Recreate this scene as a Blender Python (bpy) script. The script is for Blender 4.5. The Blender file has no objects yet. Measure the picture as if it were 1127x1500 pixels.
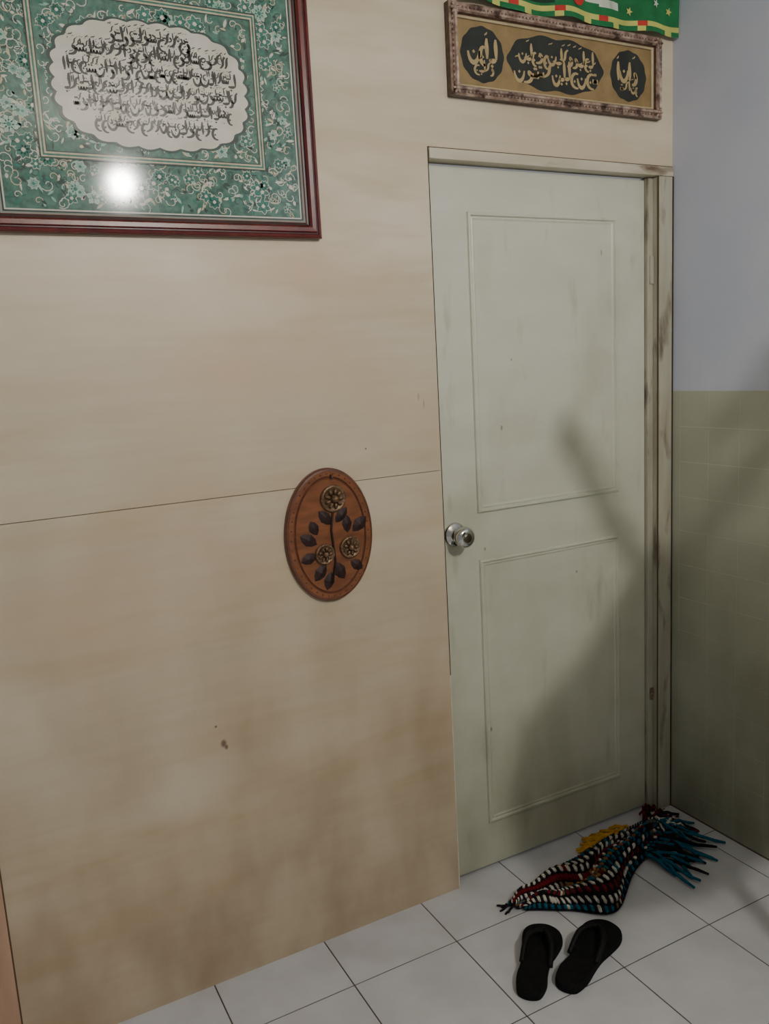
import bpy, bmesh, math, random
from mathutils import Vector, Matrix
random.seed(7)
D=bpy.data; SC=bpy.context.scene

# ---------------------------------------------------------------- materials
def lin(c):
    return tuple(((x/255)/12.92 if x/255<=.04045 else (((x/255)+.055)/1.055)**2.4) for x in c)+(1,)
def mat(name,c1,c2=None,rough=.5,scale=(6,6,6),nscale=3,detail=4,bump=0,bscale=60,coat=0,coatr=.04,metal=0,lo=.35,hi=.65,layers=(),emit=0,spec=.5,spots=None,dirt_shade=None,c3=None,s3=(1,1,1),n3=1.2,lo3=.5,hi3=.75):
    m=D.materials.new(name); m.use_nodes=True; nt=m.node_tree; N=nt.nodes; L=nt.links
    b=N['Principled BSDF']; b.inputs['Roughness'].default_value=rough; b.inputs['Metallic'].default_value=metal
    b.inputs['Coat Weight'].default_value=coat; b.inputs['Coat Roughness'].default_value=coatr
    b.inputs['Specular IOR Level'].default_value=spec
    b.inputs['Base Color'].default_value=lin(c1)
    tc=N.new('ShaderNodeTexCoord')
    def noise(sc,ns,det,off=(0,0,0)):
        mp=N.new('ShaderNodeMapping'); mp.inputs['Scale'].default_value=sc; mp.inputs['Location'].default_value=off
        L.new(tc.outputs['Object'],mp.inputs['Vector'])
        n=N.new('ShaderNodeTexNoise'); n.inputs['Scale'].default_value=ns; n.inputs['Detail'].default_value=det
        L.new(mp.outputs[0],n.inputs['Vector']); return n
    if c2 is None: c2=tuple(x*.9 for x in c1)
    n=noise(scale,nscale,detail)
    r=N.new('ShaderNodeValToRGB'); r.color_ramp.elements[0].position=lo; r.color_ramp.elements[1].position=hi
    r.color_ramp.elements[0].color=lin(c1); r.color_ramp.elements[1].color=lin(c2)
    L.new(n.outputs['Fac'],r.inputs[0]); out=r.outputs[0]
    def over(c,fac,out):
        mx=N.new('ShaderNodeMix'); mx.data_type='RGBA'
        L.new(fac,mx.inputs[0]); L.new(out,mx.inputs[6]); mx.inputs[7].default_value=lin(c); return mx.outputs[2]
    ly=list(layers)
    if c3: ly.append((c3,s3,n3,lo3,hi3,0))
    for (cc,ss,nn_,lo_,hi_,of) in ly:
        n2=noise(ss,nn_,7,(of,of,of)); mr=N.new('ShaderNodeMapRange'); mr.inputs[1].default_value=lo_; mr.inputs[2].default_value=hi_
        L.new(n2.outputs['Fac'],mr.inputs[0]); out=over(cc,mr.outputs[0],out)
    if dirt_shade: # grime plus painted-in shade, darker toward the floor: (colour, z_top, amount)
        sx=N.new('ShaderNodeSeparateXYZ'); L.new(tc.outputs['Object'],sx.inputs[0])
        mr=N.new('ShaderNodeMapRange'); mr.inputs[1].default_value=dirt_shade[1]; mr.inputs[2].default_value=0; mr.inputs[3].default_value=0; mr.inputs[4].default_value=dirt_shade[2]
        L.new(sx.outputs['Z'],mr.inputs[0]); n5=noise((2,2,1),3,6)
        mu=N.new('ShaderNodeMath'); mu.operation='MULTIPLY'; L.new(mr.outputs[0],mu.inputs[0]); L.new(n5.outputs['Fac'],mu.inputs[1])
        out=over(dirt_shade[0],mu.outputs[0],out)
    if spots: # small stains on the surface at real positions (x,z,rx,rz)
        for (sxx,szz,rx,rz,cc) in spots:
            mp=N.new('ShaderNodeMapping'); mp.vector_type='POINT'; mp.inputs['Location'].default_value=(-sxx/rx,0,-szz/rz); mp.inputs['Scale'].default_value=(1/rx,.001,1/rz)
            L.new(tc.outputs['Object'],mp.inputs['Vector']); ln=N.new('ShaderNodeVectorMath'); ln.operation='LENGTH'; L.new(mp.outputs[0],ln.inputs[0])
            mr=N.new('ShaderNodeMapRange'); mr.inputs[1].default_value=1.1; mr.inputs[2].default_value=.5; mr.inputs[4].default_value=.8
            mr.inputs[3].default_value=0
            L.new(ln.outputs['Value'],mr.inputs[0]); out=over(cc,mr.outputs[0],out)
    L.new(out,b.inputs['Base Color'])
    if bump:
        n4_=noise((1,1,1),bscale,3); bp=N.new('ShaderNodeBump'); bp.inputs['Strength'].default_value=bump; bp.inputs['Distance'].default_value=.002
        L.new(n4_.outputs['Fac'],bp.inputs['Height']); L.new(bp.outputs[0],b.inputs['Normal'])
    if emit:
        b.inputs['Emission Color'].default_value=(1,.95,.88,1); b.inputs['Emission Strength'].default_value=emit
    return m

BR=(84,60,44)
M_ply=mat('plywood_cream',(201,189,163),(208,197,173),.38,(1.0,1,14),3,8,.12,30,lo=.3,hi=.7,
   layers=[((205,181,152),(.75,1,1.5),1.6,.48,.70,0),((216,205,182),(.9,1,2.8),1.9,.52,.70,4.3),((194,177,144),(.9,1,5.0),2.6,.54,.76,9.1)],
   spots=[(-1.49,.625,.008,.011,BR),(-1.484,.614,.005,.007,BR),(-1.505,.672,.004,.0035,BR),(-1.06,1.30,.003,.003,BR),(-.90,1.42,.004,.012,(176,150,120)),(-.885,1.40,.003,.014,(170,145,115))],
   dirt_shade=((134,110,82),1.75,1.15))  # grime and the lower wall's dimmer light both mixed into the colour
M_gap=mat('dark_gap',(60,46,34),rough=.9)
M_seam=mat('seam_shadow_brown',(96,76,56),rough=.9)
M_door=mat('door_offwhite_sage_paint',(200,202,184),(208,210,193),.36,(3,3,7),2,5,.12,50,lo=.3,hi=.7,
   layers=[((182,181,160),(2,2,1.2),2.4,.52,.78,0),((160,155,132),(5,5,1.4),2.8,.61,.84,5.5)],dirt_shade=((128,126,100),1.5,1.1),
   spots=[(-.62,1.315,.004,.008,(120,110,90)),(-.36,.86,.004,.005,(120,110,90)),(-.69,.98,.004,.006,(130,120,96)),(-.58,1.50,.003,.004,(130,120,96)),(-.80,1.12,.010,.03,(176,170,146)),(-.79,.95,.012,.04,(176,172,150)),(-.69,.44,.005,.008,(120,110,90)),(-.25,1.79,.004,.01,(150,140,116))])
M_jamb=mat('jamb_paint_worn',(186,184,166),(162,158,138),.5,(6,6,1.2),3,6,.2,60,lo=.4,hi=.7,c3=(86,72,58),s3=(10,10,2.2),n3=2.2,lo3=.56,hi3=.70,dirt_shade=((104,98,78),2.2,.8))
M_trim=mat('trim_cream_worn',(208,203,184),(188,180,156),.5,(1,4,4),5,5,.2,60,c3=(105,84,60),s3=(3,9,9),n3=2,lo3=.62,hi3=.78)
M_blue=mat('wall_paint_lavender',(200,204,218),(188,195,213),.6,(1,1,1),3,5,.25,90)
RT=dict(c3=(168,169,150),n3=4,lo3=.42,hi3=.8,dirt_shade=((98,97,74),1.35,1.15))  # right wall's shade toward the floor painted into the tile colour
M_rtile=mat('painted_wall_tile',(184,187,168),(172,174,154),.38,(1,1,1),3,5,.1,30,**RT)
M_rgrout=mat('painted_grout',(206,208,190),(196,197,176),.6,dirt_shade=((98,97,74),1.35,1.2))  # same painted shade carried into the grout
M_ftile=mat('floor_tile_white',(194,195,199),(186,187,191),.22,(1,1,1),9,8,.05,14,lo=.4,hi=.62,c3=(174,171,169),n3=3,lo3=.52,hi3=.8)
M_fgrout=mat('floor_grout',(70,60,54),(92,80,70),.9)
M_ceil=mat('ceiling_paint',(225,222,212),rough=.8)
M_burg=mat('burgundy_lacquer',(84,22,24),(104,34,32),.25,(8,8,8),3,4,0,coat=.5,coatr=.1)
M_burgd=mat('burgundy_dark',(38,10,12),rough=.35)
M_silver=mat('frame_slip_grey',(150,150,140),rough=.4)
CO=dict(coat=.7,coatr=.075,rough=.6)
M_pcream=mat('print_cream',(210,206,192),(196,190,174),**CO)
M_pteal=mat('print_teal',(14,92,78),(34,120,102),scale=(30,30,30),**CO)
M_pdark=mat('print_dark_green',(8,44,38),(18,66,56),scale=(30,30,30),**CO)
M_pmint=mat('print_mint',(118,168,148),(154,190,172),scale=(30,30,30),**CO)
M_pback=mat('print_ground',(34,84,70),(74,122,104),scale=(9,9,9),nscale=8,**CO)
M_pbeige=mat('print_beige',(180,166,134),(194,184,156),scale=(30,30,30),**CO)
M_pink=mat('print_ink',(20,20,18),**CO)
M_gold=mat('gold_cloth',(150,126,84),(134,112,72),.6,(5,5,5),6,4,.2,200)
M_goldl=mat('gold_letter',(180,158,112),rough=.5)
M_felt=mat('black_felt',(34,38,36),(46,50,46),.8)
M_carve=mat('carved_frame_wood',(132,106,92),(176,154,138),.35,(1,1,1),55,5,.9,120,lo=.4,hi=.6,coat=.3,coatr=.2,c3=(66,46,38),n3=26,lo3=.52,hi3=.64)
M_carvd=mat('carved_frame_dark',(62,40,32),(92,68,54),.4,nscale=12,bump=.6,bscale=140)
M_linen=mat('frame_liner_linen',(186,170,134),rough=.7)
M_fgreen=mat('cloth_green',(14,98,54),(24,114,64),.85,(5,5,5),5,4,.3,300)
M_fdark=mat('cloth_dark_green',(14,52,34),(20,68,42),.85)
M_fwhite=mat('cloth_white',(210,216,202),rough=.85)
M_fred=mat('cloth_red',(190,50,42),rough=.8)
M_fyel=mat('cloth_yellow',(196,196,104),rough=.8)
M_wood=mat('plaque_wood',(132,82,50),(108,64,38),.36,(2,2,9),8,6,.1,60,coat=.2,coatr=.25)
M_woodd=mat('plaque_wood_dark',(84,46,32),(104,60,40),.36,(3,3,9),8,5,.1,60,coat=.2,coatr=.25)
M_bronze=mat('bronze_flower',(84,62,46),(140,112,84),.45,(40,40,40),6,4,.2,200,metal=.5)
M_leaf=mat('painted_leaf_dark',(40,26,27),(54,36,34),.55,nscale=14,spec=.3)
M_chrome=mat('chrome',(215,215,210),(200,200,196),.12,metal=1)
M_brass=mat('knob_core',(120,110,96),(90,84,76),.35,metal=1)
M_rubber=mat('black_rubber',(14,14,15),(22,22,23),.85,nscale=20,bump=.4,bscale=260,spec=.12)
M_strap=mat('black_strap',(9,9,10),(16,16,17),.6,spec=.2)
Y_=dict(rough=.95,scale=(40,40,40),bump=.5,bscale=300,spec=.1)
M_yb=mat('yarn_black',(20,20,26),(32,30,36),**Y_)
M_yw=mat('yarn_white',(196,192,180),(160,154,142),**Y_)
M_yr=mat('yarn_red',(104,22,28),(80,16,22),**Y_)
M_yt=mat('yarn_teal',(16,70,100),(22,94,106),**Y_)
M_yy=mat('yarn_yellow',(196,150,44),(172,122,34),**Y_)
M_yo=mat('yarn_brown',(130,98,60),(96,66,42),**Y_)
M_rust=mat('hinge_worn',(150,140,116),(84,62,44),.7,nscale=30)
M_pinkw=mat('batten_pink',(180,146,122),(162,128,104),.5,(6,6,1),3,4,.1)
M_castcloth=mat('caster_cloth',(58,62,74),(44,48,58),.9,nscale=8,bump=.3,bscale=200)
M_castwood=mat('caster_wood',(92,58,36),(70,42,26),.4,(8,8,1),4)
M_bulb=mat('bulb_glow',(255,250,240),rough=.4,emit=1080)
M_socket=mat('socket_plastic',(225,222,214),rough=.4)

# ---------------------------------------------------------------- mesh helper
class MB:
    def __init__(s): s.v=[];s.f=[];s.mi=[];s.mats=[];s.sm=[]
    def m(s,mt):
        if mt not in s.mats: s.mats.append(mt)
        return s.mats.index(mt)
    def add(s,vs,fs,mt,smooth=False):
        o=len(s.v); s.v+= [tuple(x) for x in vs]; k=s.m(mt)
        for f in fs: s.f.append([i+o for i in f]); s.mi.append(k); s.sm.append(smooth)
    def box(s,x0,x1,y0,y1,z0,z1,mt,b=0):
        if b:
            bm=bmesh.new(); bmesh.ops.create_cube(bm,size=1)
            for v in bm.verts: v.co=Vector(((x0+x1)/2+v.co.x*(x1-x0),(y0+y1)/2+v.co.y*(y1-y0),(z0+z1)/2+v.co.z*(z1-z0)))
            bmesh.ops.bevel(bm,geom=bm.edges[:],offset=b,segments=2,affect='EDGES',profile=.5)
            s.bm(bm,mt); return
        vs=[(x,y,z) for x in(x0,x1) for y in(y0,y1) for z in(z0,z1)]
        s.add(vs,[(0,1,3,2),(4,6,7,5),(0,4,5,1),(2,3,7,6),(0,2,6,4),(1,5,7,3)],mt)
    def bm(s,bm,mt,smooth=False,M=None):
        bm.verts.index_update(); vs=[(M@v.co if M else v.co.copy()) for v in bm.verts]
        s.add(vs,[[v.index for v in f.verts] for f in bm.faces],mt,smooth); bm.free()
    def tube(s,pts,r,mt,n=8,smooth=True):
        pts=[Vector(p) for p in pts]; rs=r if isinstance(r,(list,tuple)) else [r]*len(pts)
        vs=[];fs=[];prev=None
        for i,p in enumerate(pts):
            t=(pts[min(i+1,len(pts)-1)]-pts[max(i-1,0)]).normalized()
            a=prev-t*prev.dot(t) if prev else t.orthogonal()
            if a.length<1e-6:a=t.orthogonal()
            a.normalize(); prev=a; b=t.cross(a)
            for k in range(n):
                an=2*math.pi*k/n; vs.append(p+(a*math.cos(an)+b*math.sin(an))*rs[i])
        for i in range(len(pts)-1):
            for k in range(n):
                fs.append((i*n+k,i*n+(k+1)%n,(i+1)*n+(k+1)%n,(i+1)*n+k))
        fs.append(tuple(range(n))[::-1]); fs.append(tuple((len(pts)-1)*n+k for k in range(n)))
        s.add(vs,fs,mt,smooth)
    def ell(s,c,ax,mt,sub=1):
        bm=bmesh.new(); bmesh.ops.create_icosphere(bm,subdivisions=sub,radius=1)
        A=[Vector(a) for a in ax]; c=Vector(c)
        for v in bm.verts: v.co=c+A[0]*v.co.x+A[1]*v.co.y+A[2]*v.co.z
        s.bm(bm,mt,True)
    def lathe(s,c,axis,prof,mt,n=32):
        c=Vector(c);ax=Vector(axis).normalized();a=ax.orthogonal().normalized();b=ax.cross(a)
        vs=[];fs=[]
        for d,r in prof:
            for k in range(n):
                an=2*math.pi*k/n; vs.append(c+ax*d+(a*math.cos(an)+b*math.sin(an))*r)
        for i in range(len(prof)-1):
            for k in range(n): fs.append((i*n+k,i*n+(k+1)%n,(i+1)*n+(k+1)%n,(i+1)*n+k))
        fs.append(tuple((len(prof)-1)*n+k for k in range(n)))
        s.add(vs,fs,mt,True)
    def ring(s,x0,x1,z0,z1,prof,mts,yb):
        vs=[];
        for i,(ins,o) in enumerate(prof):
            vs+= [(x0+ins,yb-o,z0+ins),(x1-ins,yb-o,z0+ins),(x1-ins,yb-o,z1-ins),(x0+ins,yb-o,z1-ins)]
        for i in range(len(prof)-1):
            q=[vs[i*4+k] for k in range(4)]+[vs[i*4+4+k] for k in range(4)]
            s.add(q,[(k,(k+1)%4,4+(k+1)%4,4+k) for k in range(4)],mts[i] if isinstance(mts,list) else mts)
    def poly(s,pts,y,mt):
        s.add([(x,y,z) for x,z in pts],[tuple(range(len(pts)))],mt)
    def stroke(s,pts,ws,y,mt):
        vs=[]
        for i,(x,z) in enumerate(pts):
            a=pts[max(i-1,0)];b=pts[min(i+1,len(pts)-1)];dx,dz=b[0]-a[0],b[1]-a[1];l=math.hypot(dx,dz) or 1
            w=ws[i] if isinstance(ws,(list,tuple)) else ws
            vs+=[(x-dz/l*w/2,y,z+dx/l*w/2),(x+dz/l*w/2,y,z-dx/l*w/2)]
        s.add(vs,[(2*i,2*i+1,2*i+3,2*i+2) for i in range(len(pts)-1)],mt)
    def obj(s,name,parent=None,fix=True):
        me=D.meshes.new(name); me.from_pydata(s.v,[],s.f); 
        for m in s.mats: me.materials.append(m)
        for p,k,sm in zip(me.polygons,s.mi,s.sm): p.material_index=k;p.use_smooth=sm
        me.update()
        if fix:
            bm=bmesh.new();bm.from_mesh(me);bmesh.ops.recalc_face_normals(bm,faces=bm.faces[:]);bm.to_mesh(me);bm.free()
        o=D.objects.new(name,me); SC.collection.objects.link(o)
        if parent: o.parent=parent
        return o
def empty(name,loc=(0,0,0)):
    o=D.objects.new(name,None); SC.collection.objects.link(o); o.empty_display_size=.1; return o

XD=-.839; ZT=2.028; ZS=1.222; ZB=1.379; CEIL=2.8; XL=-3.4; YF=-4.2
# ---------------------------------------------------------------- room
b=MB()
b.box(XL,XD,0,.012,ZS+.0008,CEIL,M_ply); b.box(XL,XD,0,.012,0,ZS-.0008,M_ply)
b.box(XD,.1,0,.012,ZT,CEIL,M_ply)
b.box(XL,XD-.004,.0121,.12,0,CEIL,M_seam); b.box(XD-.004,.1,.0121,.12,ZT,CEIL,M_gap)
b.obj('wall_back')
b=MB()
b.box(0,.1,YF,.12,ZB,CEIL,M_blue)
b.box(.0004,.1,YF,.12,0,ZB,M_rgrout)
P=.108
for i in range(38):
    for j in range(13):
        z1=ZB-j*P-.0008; z0=max(ZB-(j+1)*P+.0008,0)
        b.box(0,.003,-(i+1)*P-.035+.0008,-i*P-.035-.0008,z0,z1,M_rtile)
b.box(0,.003,-.0342,0,0,ZB-.0008,M_rtile)
b.box(-.0012,0,YF,-.001,.0,.005,M_fgrout)
b.obj('wall_right')
b=MB()
b.box(XL,.1,YF,.12,-.08,-.0015,M_fgrout)
ox=-.9704; oy=-.1858; g=.0018
for i in range(-9,4):
    for j in range(-2,14):
        x0=max(ox+.3*i+g,XL);x1=min(ox+.3*(i+1)-g,0);y1=min(oy-.3*j-g,.12);y0=max(oy-.3*(j+1)+g,YF)
        if x1-x0>.01 and y1-y0>.01: b.box(x0,x1,y0,y1,-.0014,0,M_ftile)
b.obj('floor')
b=MB(); b.box(XL,.1,YF,.12,CEIL,CEIL+.05,M_ceil); b.obj('ceiling')
b=MB(); b.box(-2.11,-2.007,-.012,-.0003,.001,1.0,M_pinkw,.002); b.box(-2.007,-2.0035,-.001,-.0002,.001,1.0,M_seam); b.obj('trim_1')
# ---------------------------------------------------------------- door frame
b=MB()
b.box(XD+.001,-.001,-.006,.045,2.004,ZT+.002,M_trim,.002)
b.box(XD-.002,XD,-.001,-.0002,.65,ZT+.004,M_gap)
b.box(XD-.003,XD,-.001,-.0002,.002,.65,M_trim)
b.box(XD-.002,-.001,-.002,-.0002,ZT+.0025,ZT+.0045,M_seam)
b.obj('trim_2')
b=MB()
b.box(-.058,-.0012,-.006,.10,.001,2.003,M_jamb,.002)
b.box(-.080,-.0585,.018,.10,.001,2.003,M_jamb,.002)
b.box(-.0060,-.0008,-.0068,-.006,.001,2.003,M_gap)
b.box(-.0600,-.0583,-.0045,.0,.001,2.003,M_seam)
b.box(-.074,-.060,.013,.018,.385,.425,M_rust,.001)
b.box(-.074,-.060,.013,.018,1.70,1.78,M_jamb,.001)
b.obj('trim_3')
# ---------------------------------------------------------------- door
dr=empty('door_1')
b=MB(); yd=.030
b.box(-.836,-.082,yd,yd+.04,.012,1.997,M_door,.002)
prof=[(0,-.0005),(.002,.006),(.005,.0075),(.009,.007),(.012,.001),(.016,.0025),(.020,.0005),(.024,-.0005)]
for z0,z1 in ((1.085,1.888),(.148,.952)):
    b.ring(-.712,-.192,z0,z1,prof,M_door,yd)
b.obj('door_leaf',dr)
b=MB()
kc=(-.790,yd,1.036)
b.lathe(kc,(0,-1,0),[(0,.034),(.004,.034),(.009,.030),(.011,.018),(.026,.014),(.034,.017),(.040,.026),(.050,.0295),(.060,.028),(.066,.022),(.0675,.014)],M_chrome)
b.lathe((kc[0],yd-.0676,kc[2]),(0,-1,0),[(0,.013),(.002,.012),(.0022,.005)],M_brass)
b.obj('door_knob',dr)
# ---------------------------------------------------------------- dummy script generator
def curve(p0,p1,p2,p3,n=9):
    r=[]
    for i in range(n+1):
        t=i/n;a=(1-t)**3;bb=3*t*(1-t)**2;c=3*t*t*(1-t);d=t**3
        r.append((a*p0[0]+bb*p1[0]+c*p2[0]+d*p3[0],a*p0[1]+bb*p1[1]+c*p2[1]+d*p3[1]))
    return r
def dummy_script(b,x0,x1,zb,h,y,mt,rnd,wk=.13):
    x=x0
    def st(p,w0):
        n=len(p); b.stroke(p,[w0*(.35+.75*math.sin(math.pi*(i+.6)/(n+.2))) for i in range(n)],y,mt)
    def dot(cx,cz):
        d=h*.075; b.poly([(cx-d,cz),(cx,cz-d),(cx+d,cz),(cx,cz+d)],y,mt)
    while x<x1-h*.2:
        k=rnd.choice('abcdefg'); w=h*rnd.uniform(.3,.6); w=min(w,x1-x)
        z=zb+rnd.uniform(-.1,.12)*h; t=h*wk
        if k=='a': st(curve((x+w*.3,z+h*.75),(x+w*.2,z+h*.5),(x+w*.35,z+h*.3),(x+w*.3,z)),t); w*=.6
        elif k=='b': st(curve((x,z+h*.25),(x+w*.1,z-h*.3),(x+w*.9,z-h*.3),(x+w,z+h*.3)),t); dot(x+w*.5,z+h*.25)
        elif k=='c': st(curve((x,z-h*.2),(x+w*.8,z-h*.25),(x+w,z+h*.1),(x+w*.6,z+h*.3)),t); st(curve((x+w*.6,z+h*.3),(x+w*.4,z+h*.3),(x+w*.45,z+h*.08),(x+w*.9,z+h*.1)),t*.8)
        elif k=='d': st(curve((x,z+h*.02),(x+w*.4,z-h*.04),(x+w*.7,z),(x+w,z+h*.05)),t); st(curve((x+w,z+h*.05),(x+w,z+h*.4),(x+w*.9,z+h*.6),(x+w*.95,z+h*.8)),t); dot(x+w*.4,z-h*.2)
        elif k=='e': st(curve((x+w,z+h*.35),(x+w*.1,z+h*.5),(x-w*.1,z-h*.35),(x+w,z-h*.3)),t); dot(x+w*.6,z)
        elif k=='f':
            for q in range(3): st(curve((x+w*q/3,z+h*.2),(x+w*q/3,z-h*.05),(x+w*(q+1)/3,z-h*.05),(x+w*(q+1)/3,z+h*.2),5),t*.8)
            dot(x+w*.3,z+h*.4);dot(x+w*.6,z+h*.4)
        else: st(curve((x+w*1.1,z+h*.7),(x+w*.2,z+h*.5),(x+w*1.1,z+h*.25),(x,z+h*.02)),t)
        if rnd.random()<.6: st(curve((x+w*.1,z+h*.85),(x+w*.3,z+h*.95),(x+w*.4,z+h*.85),(x+w*.6,z+h*.98),4),t*.35)
        x+=w*.92
def leaf(b,cx,cz,l,w,an,y,mt):
    c,s_=math.cos(an),math.sin(an); P_=[(-.5,0),(-.2,.42),(.15,.42),(.5,0),(.15,-.42),(-.2,-.42)]
    b.poly([(cx+p*l*c-q*w*s_,cz+p*l*s_+q*w*c) for p,q in P_],y,mt)
# ---------------------------------------------------------------- large framed calligraphy
fr=empty('framed_calligraphy_large')
X0,X1,Z0,Z1=-1.872,-1.150,1.803,2.420
b=MB()
pr=[(0,0),(0,.016),(.003,.020),(.008,.021),(.010,.018),(.012,.018),(.015,.022),(.024,.021),(.029,.016),(.030,.012),(.034,.011),(.036,.009),(.0405,.007),(.0405,.004)]
ms=[M_burg]*4+[M_burgd]+[M_burg]*3+[M_burgd,M_burgd,M_burg,M_silver,M_silver]
b.ring(X0,X1,Z0,Z1,pr,ms,-.001); b.obj('frame_moulding',fr)
b=MB(); rnd=random.Random(3)
yb=-.0052; a0,a1,c0,c1=X0+.040,X1-.040,Z0+.040,Z1-.040
b.box(a0,a1,yb,-.001,c0,c1,M_pback)
def rect(x0,x1,z0,z1,w,y,mt):
    b.poly([(x0,z0),(x1,z0),(x1,z0+w),(x0,z0+w)],y,mt);b.poly([(x0,z1-w),(x1,z1-w),(x1,z1),(x0,z1)],y,mt)
    b.poly([(x0,z0+w),(x0+w,z0+w),(x0+w,z1-w),(x0,z1-w)],y,mt);b.poly([(x1-w,z0+w),(x1,z0+w),(x1,z1-w),(x1-w,z1-w)],y,mt)
fol=[M_pteal,M_pdark,M_pmint,M_pteal,M_pcream,M_pbeige,M_pteal,M_pcream,M_pdark,M_pteal]
def florals(n,x0,x1,z0,z1):
    for i in range(n):
        y=yb-.00005*(1+i%9)
        k=rnd.random()
        mg=.024 if k<.13 else .014
        mgx=min(mg,(x1-x0)*.45); cx=rnd.uniform(x0+mgx,x1-mgx);cz=rnd.uniform(z0+mg,z1-mg)
        if k<.08:
            r=rnd.uniform(.009,.017); m_=rnd.choice([M_pteal,M_pteal,M_pmint]); n_=rnd.choice([5,6,8]); y=yb-.00048-.00001*(i%4)
            for q in range(n_):
                an=2*math.pi*q/n_+cx*50; leaf(b,cx+r*.6*math.cos(an),cz+r*.6*math.sin(an),r*1.1,r*.85,an,y,M_pcream)
            for q in range(n_):
                an=2*math.pi*q/n_+cx*50; leaf(b,cx+r*.6*math.cos(an),cz+r*.6*math.sin(an),r*.9,r*.62,an,y-.00005,m_)
            leaf(b,cx,cz,r*.6,r*.6,0,y-.0001,M_pcream if m_ is not M_pmint else M_pteal)
        elif k<.42:
            an=rnd.uniform(0,6.28);p=[];rr=rnd.uniform(.007,.016)
            for q in range(10):
                rad=rr*(1-q/12); p.append((cx+rad*math.cos(an+q*.6),cz+rad*math.sin(an+q*.6)))
            b.stroke(p,.0017,y,rnd.choice([M_pdark,M_pcream,M_pbeige,M_pcream]))
        else: leaf(b,cx,cz,rnd.uniform(.009,.022),rnd.uniform(.004,.008),rnd.uniform(0,6.28),y,rnd.choice(fol))
florals(2400,a0,a1,c0,c1)
ix0,ix1,iz0,iz1=-1.748,-1.274,1.950,2.273
y2=yb-.0008
b.poly([(ix0,iz0),(ix1,iz0),(ix1,iz1),(ix0,iz1)],y2,M_pback)
yb2=yb; yb=y2
florals(900,ix0+.006,ix1-.006,iz0+.006,iz1-.006)
yb=yb2; y3=y2-.0008
rect(a0+.004,a1-.004,c0+.004,c1-.004,.003,y3,M_pcream); rect(a0,a1,c0,c1,.004,y3,M_pdark)
rect(ix0,ix1,iz0,iz1,.012,y3,M_pbeige); rect(ix0-.002,ix1+.002,iz0-.002,iz1+.002,.003,y3-.0001,M_pdark); rect(ix0+.004,ix1-.004,iz0+.004,iz1-.004,.0035,y3-.0001,M_pteal)
rect(ix0+.011,ix1-.011,iz0+.011,iz1-.011,.002,y3-.0001,M_pdark)
mcx,mcz=-1.508,2.103
def med(k,y,mt):
    pts=[]
    for i in range(200):
        t=2*math.pi*i/200; c,s_=math.cos(t),math.sin(t)
        r=(abs(c)**2.7+abs(s_)**2.7)**(-1/2.7)*(1+.045*abs(math.sin(t*14)))
        pts.append((mcx+.196*k*r*c,mcz+.120*k*r*s_))
    b.add([(mcx,y,mcz)]+[(x,y,z) for x,z in pts],[(0,1+i,1+(i+1)%200) for i in range(200)],mt)
med(1.035,y3-.0002,M_pdark); med(1.0,y3-.0003,M_pcream)
for k,(w,zz) in enumerate([(.085,.084),(.165,.052),(.18,.018),(.18,-.018),(.165,-.052),(.13,-.088)]):
    dummy_script(b,mcx-w,mcx+w,mcz+zz,.034,y3-.0005,M_pink,rnd,.16)
    dummy_script(b,mcx-w*.95,mcx+w*.95,mcz+zz+.012,.018,y3-.0006,M_pink,rnd,.15)
    if k: 
        for q in range(40): leaf(b,mcx+rnd.uniform(-w,w),mcz+zz+rnd.uniform(-.008,.028),.005,.0016,rnd.uniform(0,3),y3-.0005,M_pink)
b.obj('print_sheet',fr,fix=False)
# ---------------------------------------------------------------- small framed calligraphy
f2=empty('framed_calligraphy_small')
X0,X1,Z0,Z1=-.776,-.064,2.153,2.368
b=MB()
pr=[(0,0),(0,.020),(.003,.023),(.008,.019),(.012,.019),(.015,.025),(.020,.026),(.023,.020),(.026,.014),(.0265,.012),(.031,.010),(.031,.006)]
b.ring(X0,X1,Z0,Z1,pr,[M_carvd,M_carve,M_carve,M_carvd,M_carve,M_carve,M_carve,M_carvd,M_linen,M_linen,M_linen],-.001)
for cx in (X0+.016,X1-.016):
    for cz in (Z0+.016,Z1-.016):
        for q in range(6):
            an=q*math.pi/3; b.ell((cx+.009*math.cos(an),-.024,cz+.009*math.sin(an)),[(.007*math.cos(an),0,.007*math.sin(an)),(0,.006,0),(-.004*math.sin(an),0,.004*math.cos(an))],M_carve)
        b.ell((cx,-.026,cz),[(.005,0,0),(0,.005,0),(0,0,.005)],M_carve)
n=60
for i in range(n):
    x=X0+.035+(X1-X0-.07)*i/(n-1)
    for z in (Z0+.0105,Z1-.0105): b.ell((x,-.020,z),[(.0045,0,0),(0,.003,0),(0,0,.003)],M_carve)
for i in range(13):
    z=Z0+.035+(Z1-Z0-.07)*i/12
    for x in (X0+.0105,X1-.0105): b.ell((x,-.020,z),[(.003,0,0),(0,.003,0),(0,0,.0045)],M_carve)
b.obj('frame_moulding_carved',f2)
b=MB(); yb=-.0062
a0,a1,c0,c1=X0+.030,X1-.030,Z0+.030,Z1-.030
b.box(a0,a1,yb,-.001,c0,c1,M_gold)
zc=(c0+c1)/2; xc=(a0+a1)/2-.012
def fan(cx,cz,pts,y,mt): 
    n=len(pts); b.add([(cx,y,cz)]+[(x,y,z) for x,z in pts],[(0,1+i,1+(i+1)%n) for i in range(n)],mt)
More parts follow.
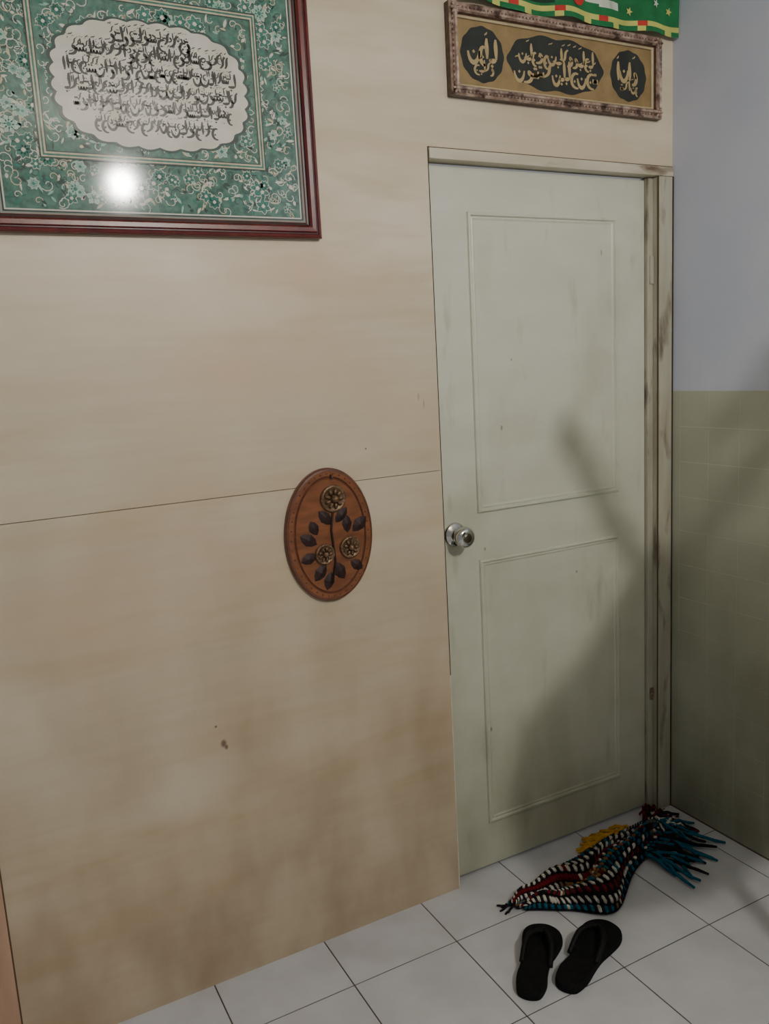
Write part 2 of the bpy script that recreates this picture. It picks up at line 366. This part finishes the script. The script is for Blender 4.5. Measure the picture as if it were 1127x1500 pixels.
for cx in (a0+.076,a1-.084):
    fan(cx,zc,[(cx+.066*math.cos(t*.10472)*(1+.02*math.cos(t*.10472*12)),zc+.066*math.sin(t*.10472)*(1+.02*math.cos(t*.10472*12))) for t in range(60)],yb-.0004,M_felt)
    dummy_script(b,cx-.044,cx+.042,zc-.012,.064,yb-.0010,M_goldl,rnd,.17)
    dummy_script(b,cx-.030,cx+.034,zc-.040,.034,yb-.0010,M_goldl,rnd,.17)
pts=[]
for i in range(96):
    t=2*math.pi*i/96; c,s_=math.cos(t),math.sin(t); r=(abs(c)**3+abs(s_)**3)**(-1/3)
    ex=1+.10*max(0,abs(c)-.86)/.14
    pts.append((xc+.146*r*c*ex*(1+.02*math.cos(10*t)),zc+.066*r*s_*(1+.05*math.cos(10*t))))
fan(xc,zc,pts,yb-.0004,M_felt)
dummy_script(b,xc-.140,xc+.140,zc-.036,.056,yb-.0010,M_goldl,rnd,.16)
dummy_script(b,xc-.125,xc+.125,zc+.006,.048,yb-.0011,M_goldl,rnd,.16)
b.obj('calligraphy_panel',f2,fix=False)
# ---------------------------------------------------------------- green banner
b=MB(); nx,nz=150,44; fx0,fx1,fz0,fz1=-.742,-.004,2.378,2.66
def fp(u,v):
    x=fx0+(fx1-fx0)*u; z=fz0+(fz1-fz0)*v+.004*math.sin(u*17)*(1-v)-.006*(1-v)*math.sin(u*3.1)
    y=-.018-.006*math.sin(u*31+v*2)-.005*math.sin(u*13+1)-.004*(1-v)
    return (x,y,z)
vs=[fp(i/nx,j/nz) for j in range(nz+1) for i in range(nx+1)]
for j in range(nz):
    for i in range(nx):
        u,v=(i+.5)/nx,(j+.5)/nz
        m_=M_fgreen
        if v<.05: m_=M_fgreen if (i//5)%4 else M_fyel
        elif v<.085: m_=M_fred if (i//6)%5==0 else M_fyel
        w_=v-.17-.40*max(0,.60-u)
        if 0<w_<.05 and u<.7: m_=M_fwhite
        elif .05<=w_<=.08 and u<.55: m_=M_fred
        elif .08<w_<.12 and u<.45: m_=M_fwhite
        if v>.55 and (i//9)%2: m_=M_fdark
        if .12<v<.5 and .28<u<.40 : m_=M_fdark
        q=[vs[j*(nx+1)+i],vs[j*(nx+1)+i+1],vs[(j+1)*(nx+1)+i+1],vs[(j+1)*(nx+1)+i]]
        b.add(q,[(0,1,2,3)],m_,False)
def on(u,v,dx,dz,e=.003):
    p=fp(u,v); q=fp(u+dx/(fx1-fx0),v); return (p[0]+dx,q[1]-e,p[2]+dz)
for (u,v,r,m_,k) in [(.50,.20,.024,M_fred,0),(.80,.52,.02,M_fyel,1),(.95,.22,.012,M_fyel,1),(.88,.26,.012,M_fwhite,1),(.76,.17,.012,M_fyel,1),(.66,.19,.012,M_fwhite,1),(.62,.55,.016,M_fyel,1),(.30,.6,.016,M_fwhite,1)]:
    n=20 if not k else 10
    ring=[on(u,v,(r if (not k or i%2==0) else r*.42)*math.cos(2*math.pi*i/n),(r if (not k or i%2==0) else r*.42)*math.sin(2*math.pi*i/n)) for i in range(n)]
    b.add([on(u,v,0,0)]+ring,[(0,1+i,1+(i+1)%n) for i in range(n)],m_)
p_=fp(.50,.20)
b.stroke([(p_[0]-.006,p_[2]-.008),(p_[0]-.004,p_[2]+.008),(p_[0]+.006,p_[2]-.006)],.003,p_[1]-.0065,M_fwhite)
for u in (.04,.5,.96): b.tube([fp(u,.97),(fp(u,.97)[0],-.0005,fp(u,.97)[2])],.003,M_chrome)
b.obj('green_banner',fix=False)
# ---------------------------------------------------------------- oval plaque
pl=empty('oval_wall_plaque')
b=MB(); cx,cz=-1.178,1.096; RA,RB=.118,.168; n=72
pr=[(0,0),(0,.009),(.003,.013),(.008,.014),(.020,.014),(.022,.0115),(.024,.0115),(.026,.014),(.030,.0135)]
mm=[M_woodd,M_woodd,M_woodd,M_wood,M_woodd,M_woodd,M_woodd,M_wood]
for i in range(len(pr)-1):
    vs=[]
    for ins,o in (pr[i],pr[i+1]):
        vs+=[(cx+(RA-ins)*math.cos(2*math.pi*k/n),-.0005-o,cz+(RB-ins)*math.sin(2*math.pi*k/n)) for k in range(n)]
    b.add(vs,[(k,(k+1)%n,n+(k+1)%n,n+k) for k in range(n)],mm[i],True)
o=pr[-1]; b.add([(cx+(RA-o[0])*math.cos(2*math.pi*k/n),-.0005-o[1],cz+(RB-o[0])*math.sin(2*math.pi*k/n)) for k in range(n)],[tuple(range(n))],M_wood)
for k in range(40):
    t=2*math.pi*k/40; b.ell((cx+(RA-.014)*math.cos(t),-.0145,cz+(RB-.014)*math.sin(t)),[(.0028,0,0),(0,.0012,0),(0,0,.0028)],M_woodd)
b.obj('plaque_board',pl)
b=MB()
def flower(x,z,r,dome=1.0):
    y=-.014
    b.lathe((x,y,z),(0,-1,0),[(0,r),(.004,r*1.02),(.008,r*.96),(.009,r*.84),(.006,r*.76),(.006,r*.6)],M_bronze,28)
    for q in range(9):
        an=2*math.pi*q/9; c,s_=math.cos(an),math.sin(an)
        b.ell((x+r*.52*c,y-.009,z+r*.52*s_),[(r*.28*c,0,r*.28*s_),(0,.004*dome,0),(-r*.15*s_,0,r*.15*c)],M_bronze)
    b.ell((x,y-.011,z),[(r*.30,0,0),(0,.008*dome,0),(0,0,r*.30)],M_bronze,2)
flower(-1.166,1.188,.034,1.8); flower(-1.198,1.052,.026); flower(-1.128,1.060,.028)
b.tube([(-1.168,-.0155,1.16),(-1.176,-.0165,1.11),(-1.170,-.0165,1.03),(-1.182,-.0155,.975)],.0028,M_leaf)
b.tube([(-1.168,-.024,1.236),(-1.168,-.022,1.243),(-1.168,-.014,1.246)],.0022,M_brass)
def lf(x,z,l,w,an):
    c,s_=math.cos(an),math.sin(an); P_=[(-.5,0),(-.3,.3),(0,.46),(.3,.3),(.5,0),(.3,-.3),(0,-.46),(-.3,-.3)]
    o=[(x+p*l*c-q*w*s_,-.0145,z+p*l*s_+q*w*c) for p,q in P_]
    b.add([(x,-.020,z)]+o,[(0,1+i,1+(i+1)%8) for i in range(8)],M_leaf)
for x,z,l,w,a in [(-1.238,1.092,.052,.034,2.6),(-1.240,1.046,.046,.032,3.4),(-1.222,1.120,.04,.03,2.0),(-1.098,1.115,.052,.036,.7),(-1.132,1.120,.046,.03,1.6),(-1.212,1.006,.050,.034,4.0),(-1.16,1.004,.052,.036,5.2),(-1.112,1.012,.042,.03,5.6),(-1.19,.982,.048,.032,4.4),(-1.190,1.142,.050,.032,2.3),(-1.146,1.144,.048,.03,.8)]:
    lf(x,z,l,w,a)
b.obj('plaque_flowers',pl)
# ---------------------------------------------------------------- flip flops
def flipflop(name,heel,toe,left):
    h=Vector(heel+(0,));t=Vector(toe+(0,)); L=(t-h).length; d=(t-h).normalized(); s_=Vector((d.y,-d.x,0))
    k=-1 if left else 1
    prof=[(0,.0),(.02,.022),(.07,.032),(.2,.039),(.35,.038),(.5,.039),(.65,.047),(.8,.053),(.9,.048),(.97,.030),(1,.0)]
    pr2=[(0,.0),(.02,.020),(.07,.030),(.2,.036),(.35,.032),(.5,.033),(.65,.044),(.8,.051),(.9,.044),(.97,.026),(1,.0)]
    out=[h+d*(L*a)+s_*(w*k) for a,w in prof]; inn=[h+d*(L*a)-s_*(w*k) for a,w in pr2[1:-1]][::-1]
    lp=out+inn
    n=len(lp); sm=[]
    for i in range(n):
        p0,p1,p2,p3=lp[i-1],lp[i],lp[(i+1)%n],lp[(i+2)%n]
        for q in range(4):
            u=q/4; sm.append(.5*((2*p1)+(-p0+p2)*u+(2*p0-5*p1+4*p2-p3)*u*u+(-p0+3*p1-3*p2+p3)*u**3))
    n=len(sm); c=h+d*L*.5; b=MB(); vs=[]
    layers=[(.985,.0005),(1,.004),(1,.012),(.992,.013),(.985,.018),(.965,.0205),(.93,.0200)]
    for sc,z in layers:
        for p in sm:
            a=(p-h).dot(d)/L; zz=z+(.004*(1-min(1,a/.45)) if z>.01 else 0)
            q=c+(p-c)*sc; vs.append((q.x,q.y,zz))
    m=len(layers)
    fs=[(i*n+j,i*n+(j+1)%n,(i+1)*n+(j+1)%n,(i+1)*n+j) for i in range(m-1) for j in range(n)]
    fs.append(tuple((m-1)*n+j for j in range(n))); fs.append(tuple(range(n))[::-1])
    b.add(vs,fs,M_rubber)
    toeP=h+d*L*.80-s_*(k*.006)
    for sd in (-1,1):
        e=h+d*L*.40+s_*(sd*.035); mid=h+d*L*.58+s_*(sd*.033)
        P0=toeP+Vector((0,0,.020));P1=toeP+Vector((0,0,.036))-d*.004;P2=h+d*L*.70+s_*(sd*.018)+Vector((0,0,.048));P3=mid+Vector((0,0,.045));P4=e+Vector((0,0,.018))
        ctr=[P0,P1,P2,P3,P4]; pp=[]
        for i in range(4):
            a0_,a1_,a2_,a3_=ctr[max(i-1,0)],ctr[i],ctr[i+1],ctr[min(i+2,4)]
            for q in range(5):
                u=q/5; pp.append(.5*((2*a1_)+(-a0_+a2_)*u+(2*a0_-5*a1_+4*a2_-a3_)*u*u+(-a0_+3*a1_-3*a2_+a3_)*u**3))
        pp.append(P4); b.tube(pp,[.0045]*3+[.007]*(len(pp)-3),M_strap,8)
    return b.obj(name)
flipflop('flip_flop',(-.940,-.452),(-.745,-.274),True)
flipflop('flip_flop',(-.853,-.474),(-.597,-.352),False)
# ---------------------------------------------------------------- crocheted rug
b=MB(); rnd=random.Random(11)
top=[(-.775,-.145),(-.66,-.110),(-.50,-.085),(-.30,-.055),(-.13,-.035)]
bot=[(-.745,-.190),(-.65,-.250),(-.545,-.322),(-.36,-.215),(-.14,-.125)]
def interp(pl,u):
    u=max(0,min(.9999,u))*(len(pl)-1); i=int(u);f=u-i; g=lambda k:pl[max(0,min(len(pl)-1,k))]
    r=[]
    for a in (0,1):
        p0,p1,p2,p3=g(i-1)[a],g(i)[a],g(i+1)[a],g(i+2)[a]
        r.append(.5*(2*p1+(p2-p0)*f+(2*p0-5*p1+4*p2-p3)*f*f+(-p0+3*p1-3*p2+p3)*f**3))
    return r
def rp(u,v):
    a=interp(top,u);c=interp(bot,u); x=a[0]*(1-v)+c[0]*v; y=a[1]*(1-v)+c[1]*v
    e=min(1,4*min(v,1-v)+.12)*min(1,5*min(u,1-u)+.25)
    f1=abs(math.sin(v*5.2+u*2.6))**1.5; f2=.5+.5*math.sin(u*19+v*7)
    z=.009+e*(.034*f1+.017*f2*(.4+u*.8))
    x+=.010*math.sin(v*9+u*12)*e; y+=.008*math.sin(u*21)*e
    return Vector((min(x,-.016),min(y,-.014),z))
R=11;C=58
rows=[M_yt,M_yb,M_yw,M_yr,M_yb,M_yt,M_yb,M_yw,M_yr,M_yw,M_yt]
alt =[M_yb,M_yw,M_yb,M_yr,M_yw,M_yo,M_yt,M_yb,M_yb,M_yb,M_yb]
nu,nv=90,30; vs=[];
for j in range(nv+1):
    for i in range(nu+1):
        p=rp(i/nu,j/nv); vs.append((p.x,p.y,max(.002,p.z-.005)))
b.add(vs,[(j*(nu+1)+i,j*(nu+1)+i+1,(j+1)*(nu+1)+i+1,(j+1)*(nu+1)+i) for j in range(nv) for i in range(nu)],M_yb,True)
for r in range(R):
    for c in range(C):
        u,v=(c+.5+(r%2)*.5)/(C+.5),(r+.5)/R
        p=rp(u,v);du=(rp(min(1,u+.008),v)-rp(max(0,u-.008),v)).normalized();v1,v0=min(1,v+.015),max(0,v-.015);dv=(rp(u,v1)-rp(u,v0));w=dv.length/(v1-v0)/R
        dvn=dv.normalized(); nn=du.cross(dvn); nn=nn.normalized() if nn.length>1e-4 else Vector((0,0,1))
        if nn.z<0: nn=-nn
        m_=alt[r] if c%2 else rows[r]
        if rnd.random()<.10: m_=rnd.choice([M_yr,M_yw,M_yt,M_yo,M_yb])
        if .32<u<.56 and r in (4,5,6) and rnd.random()<.6: m_=rnd.choice([M_yo,M_yy,M_yo])
        if u>.8 and rnd.random()<.4: m_=rnd.choice([M_yr,M_yb,M_yt,M_yt])
        l=.0080; ww=max(.003,min(.013,w*.54)); sk=.35*(1 if r%2 else -1)
        ad=(du+dvn*sk).normalized()
        b.ell(p+nn*.001+Vector((0,0,.001)),[ad*l,dvn*ww,nn*.0052],m_)
def fringe(p,an,l,m_,r=.0032,lift=0):
    pts=[];a=an;q=Vector(p)
    for i in range(7):
        pts.append(q.copy()); a+=rnd.uniform(-.35,.35); q=q+Vector((math.cos(a),math.sin(a),0))*l/6
        q.z=max(r+.0005,q.z*.6+rnd.uniform(0,.004)+(lift if i<3 else 0)); q.y=min(q.y,-.012); q.x=min(q.x,-.014)
    b.tube(pts,[r]*6+[r*.7],m_,6)
for i in range(50):
    v=rnd.uniform(0,1); p=rp(.98,v); p.z=rnd.uniform(.006,.04)
    fringe(p,rnd.uniform(-1.5,.5),rnd.uniform(.06,.12),rnd.choice([M_yt,M_yb,M_yt,M_yr,M_yb,M_yt,M_yw]),rnd.uniform(.003,.005),.012)
for i in range(24):
    p=rp(.86+rnd.uniform(-.05,.1),.95); fringe(p,rnd.uniform(-1.7,-.6),rnd.uniform(.09,.19),rnd.choice([M_yt,M_yb,M_yt,M_yb]),.005,.008)
for i in range(20):
    p=rp(rnd.uniform(.93,1),rnd.uniform(0,.4)); fringe(p,rnd.uniform(-.3,1.2),rnd.uniform(.04,.08),rnd.choice([M_yr,M_yr,M_yb]),.0035,.02)
for i in range(30):
    p=rp(rnd.uniform(.62,.84),0.02); p.z+=.01; fringe(p,rnd.uniform(2.0,3.6),rnd.uniform(.03,.08),M_yy,.0048,.006)
for i in range(6):
    p=rp(.01,rnd.uniform(0,.6)); fringe(p,rnd.uniform(2.6,3.6),rnd.uniform(.02,.05),M_yb,.003)
b.obj('crocheted_rug')
# ---------------------------------------------------------------- unseen shadow caster in coat-stand form, added right of camera for the door shadow
cs=empty('shadow_caster_stand'); b=MB(); px,py=-.50,-1.22
b.tube([(px,py,.03),(px,py,1.60)],.017,M_castwood,14)
for q in range(3):
    an=q*2.094+.5; b.tube([(px,py,.22),(px+.12*math.cos(an),py+.12*math.sin(an),.16),(px+.24*math.cos(an),py+.24*math.sin(an),.018)],[.016,.016,.016],M_castwood,10)
b.tube([(px,py,1.54),(-.60,py+.01,1.68),(-.695,py+.01,1.835)],[.024,.027,.028],M_castwood,12)
b.ell((-.698,py+.01,1.84),[(.029,0,0),(0,.029,0),(0,0,.029)],M_castwood,2)
b.tube([(px,py,1.56),(-.423,py,1.69),(-.36,py,1.765),(-.29,py,1.85)],[.020,.022,.022,.022],M_castwood,12)
b.ell((-.285,py,1.86),[(.028,0,0),(0,.028,0),(0,0,.028)],M_castwood,2)
b.obj('shadow_caster_frame',cs)
b=MB()
L_=[(1.60,-.545,-.455),(1.56,-.61,-.42),(1.51,-.645,-.37),(1.47,-.69,-.33),(1.43,-.75,-.30),(1.38,-.805,-.27),(1.28,-.83,-.25),(1.10,-.81,-.25),(.98,-.79,-.26)]
n=28; vs=[]
for z,xa,xb in L_:
    for k in range(n):
        t=2*math.pi*k/n; rx=(xb-xa)/2; ry=.045+.012*math.sin(5*t+z*4)
        vs.append(((xa+xb)/2+rx*math.cos(t),py+ry*math.sin(t)+.0,z))
fs=[(i*n+k,i*n+(k+1)%n,(i+1)*n+(k+1)%n,(i+1)*n+k) for i in range(len(L_)-1) for k in range(n)]
fs.append(tuple(range(n)))
b.add(vs,fs,M_castcloth,True); b.obj('shadow_caster_coat',cs)  # added coat outline, shaped for the broad shadow low on the door
b=MB(); b.lathe((-.345,py,1.80),(-.35,0,1),[(0,.105),(.006,.108),(.010,.07),(.05,.062),(.075,.045),(.08,.01)],M_castcloth,28); b.obj('shadow_caster_hat',cs)  # added unseen hat, placed to cast the blotch on the right wall
# ---------------------------------------------------------------- pendant bulb
lp=empty('pendant_lamp'); LX,LY,LZ=-1.05,-2.60,2.475
b=MB(); b.ell((LX,LY,LZ),[(.048,0,0),(0,.048,0),(0,0,.056)],M_bulb,3); b.obj('light_bulb',lp)
b=MB(); b.lathe((LX,LY,LZ+.050),(0,0,1),[(0,.02),(.05,.024),(.06,.012),(.062,.004)],M_socket,20)
b.tube([(LX,LY,LZ+.10),(LX,LY,CEIL-.01)],.003,M_socket); b.lathe((LX,LY,CEIL-.02),(0,0,1),[(0,.02),(.004,.045),(.0195,.047)],M_socket,24)
b.obj('socket_and_cord',lp)
# ---------------------------------------------------------------- ambient
w=D.worlds.new('World'); SC.world=w; w.use_nodes=True
w.node_tree.nodes['Background'].inputs[0].default_value=(.97,.97,1,1); w.node_tree.nodes['Background'].inputs[1].default_value=.23
# ---------------------------------------------------------------- camera
yaw,pitch,roll=.4784,-.1721,-.0559
f=Vector((math.sin(yaw)*math.cos(pitch),math.cos(yaw)*math.cos(pitch),math.sin(pitch)))
r=Vector((math.cos(yaw),-math.sin(yaw),0));u=r.cross(f)
c,s_=math.cos(roll),math.sin(roll); rr=r*c+u*s_; uu=-r*s_+u*c
cam=D.cameras.new('Camera'); co=D.objects.new('Camera',cam); SC.collection.objects.link(co)
M=Matrix((rr,uu,-f)).transposed().to_4x4(); M.translation=Vector((-1.9851,-1.8667,1.4979)); co.matrix_world=M
cam.sensor_fit='VERTICAL'; cam.sensor_height=36; cam.lens=1215.35/1500*36; cam.clip_start=.02
SC.camera=co
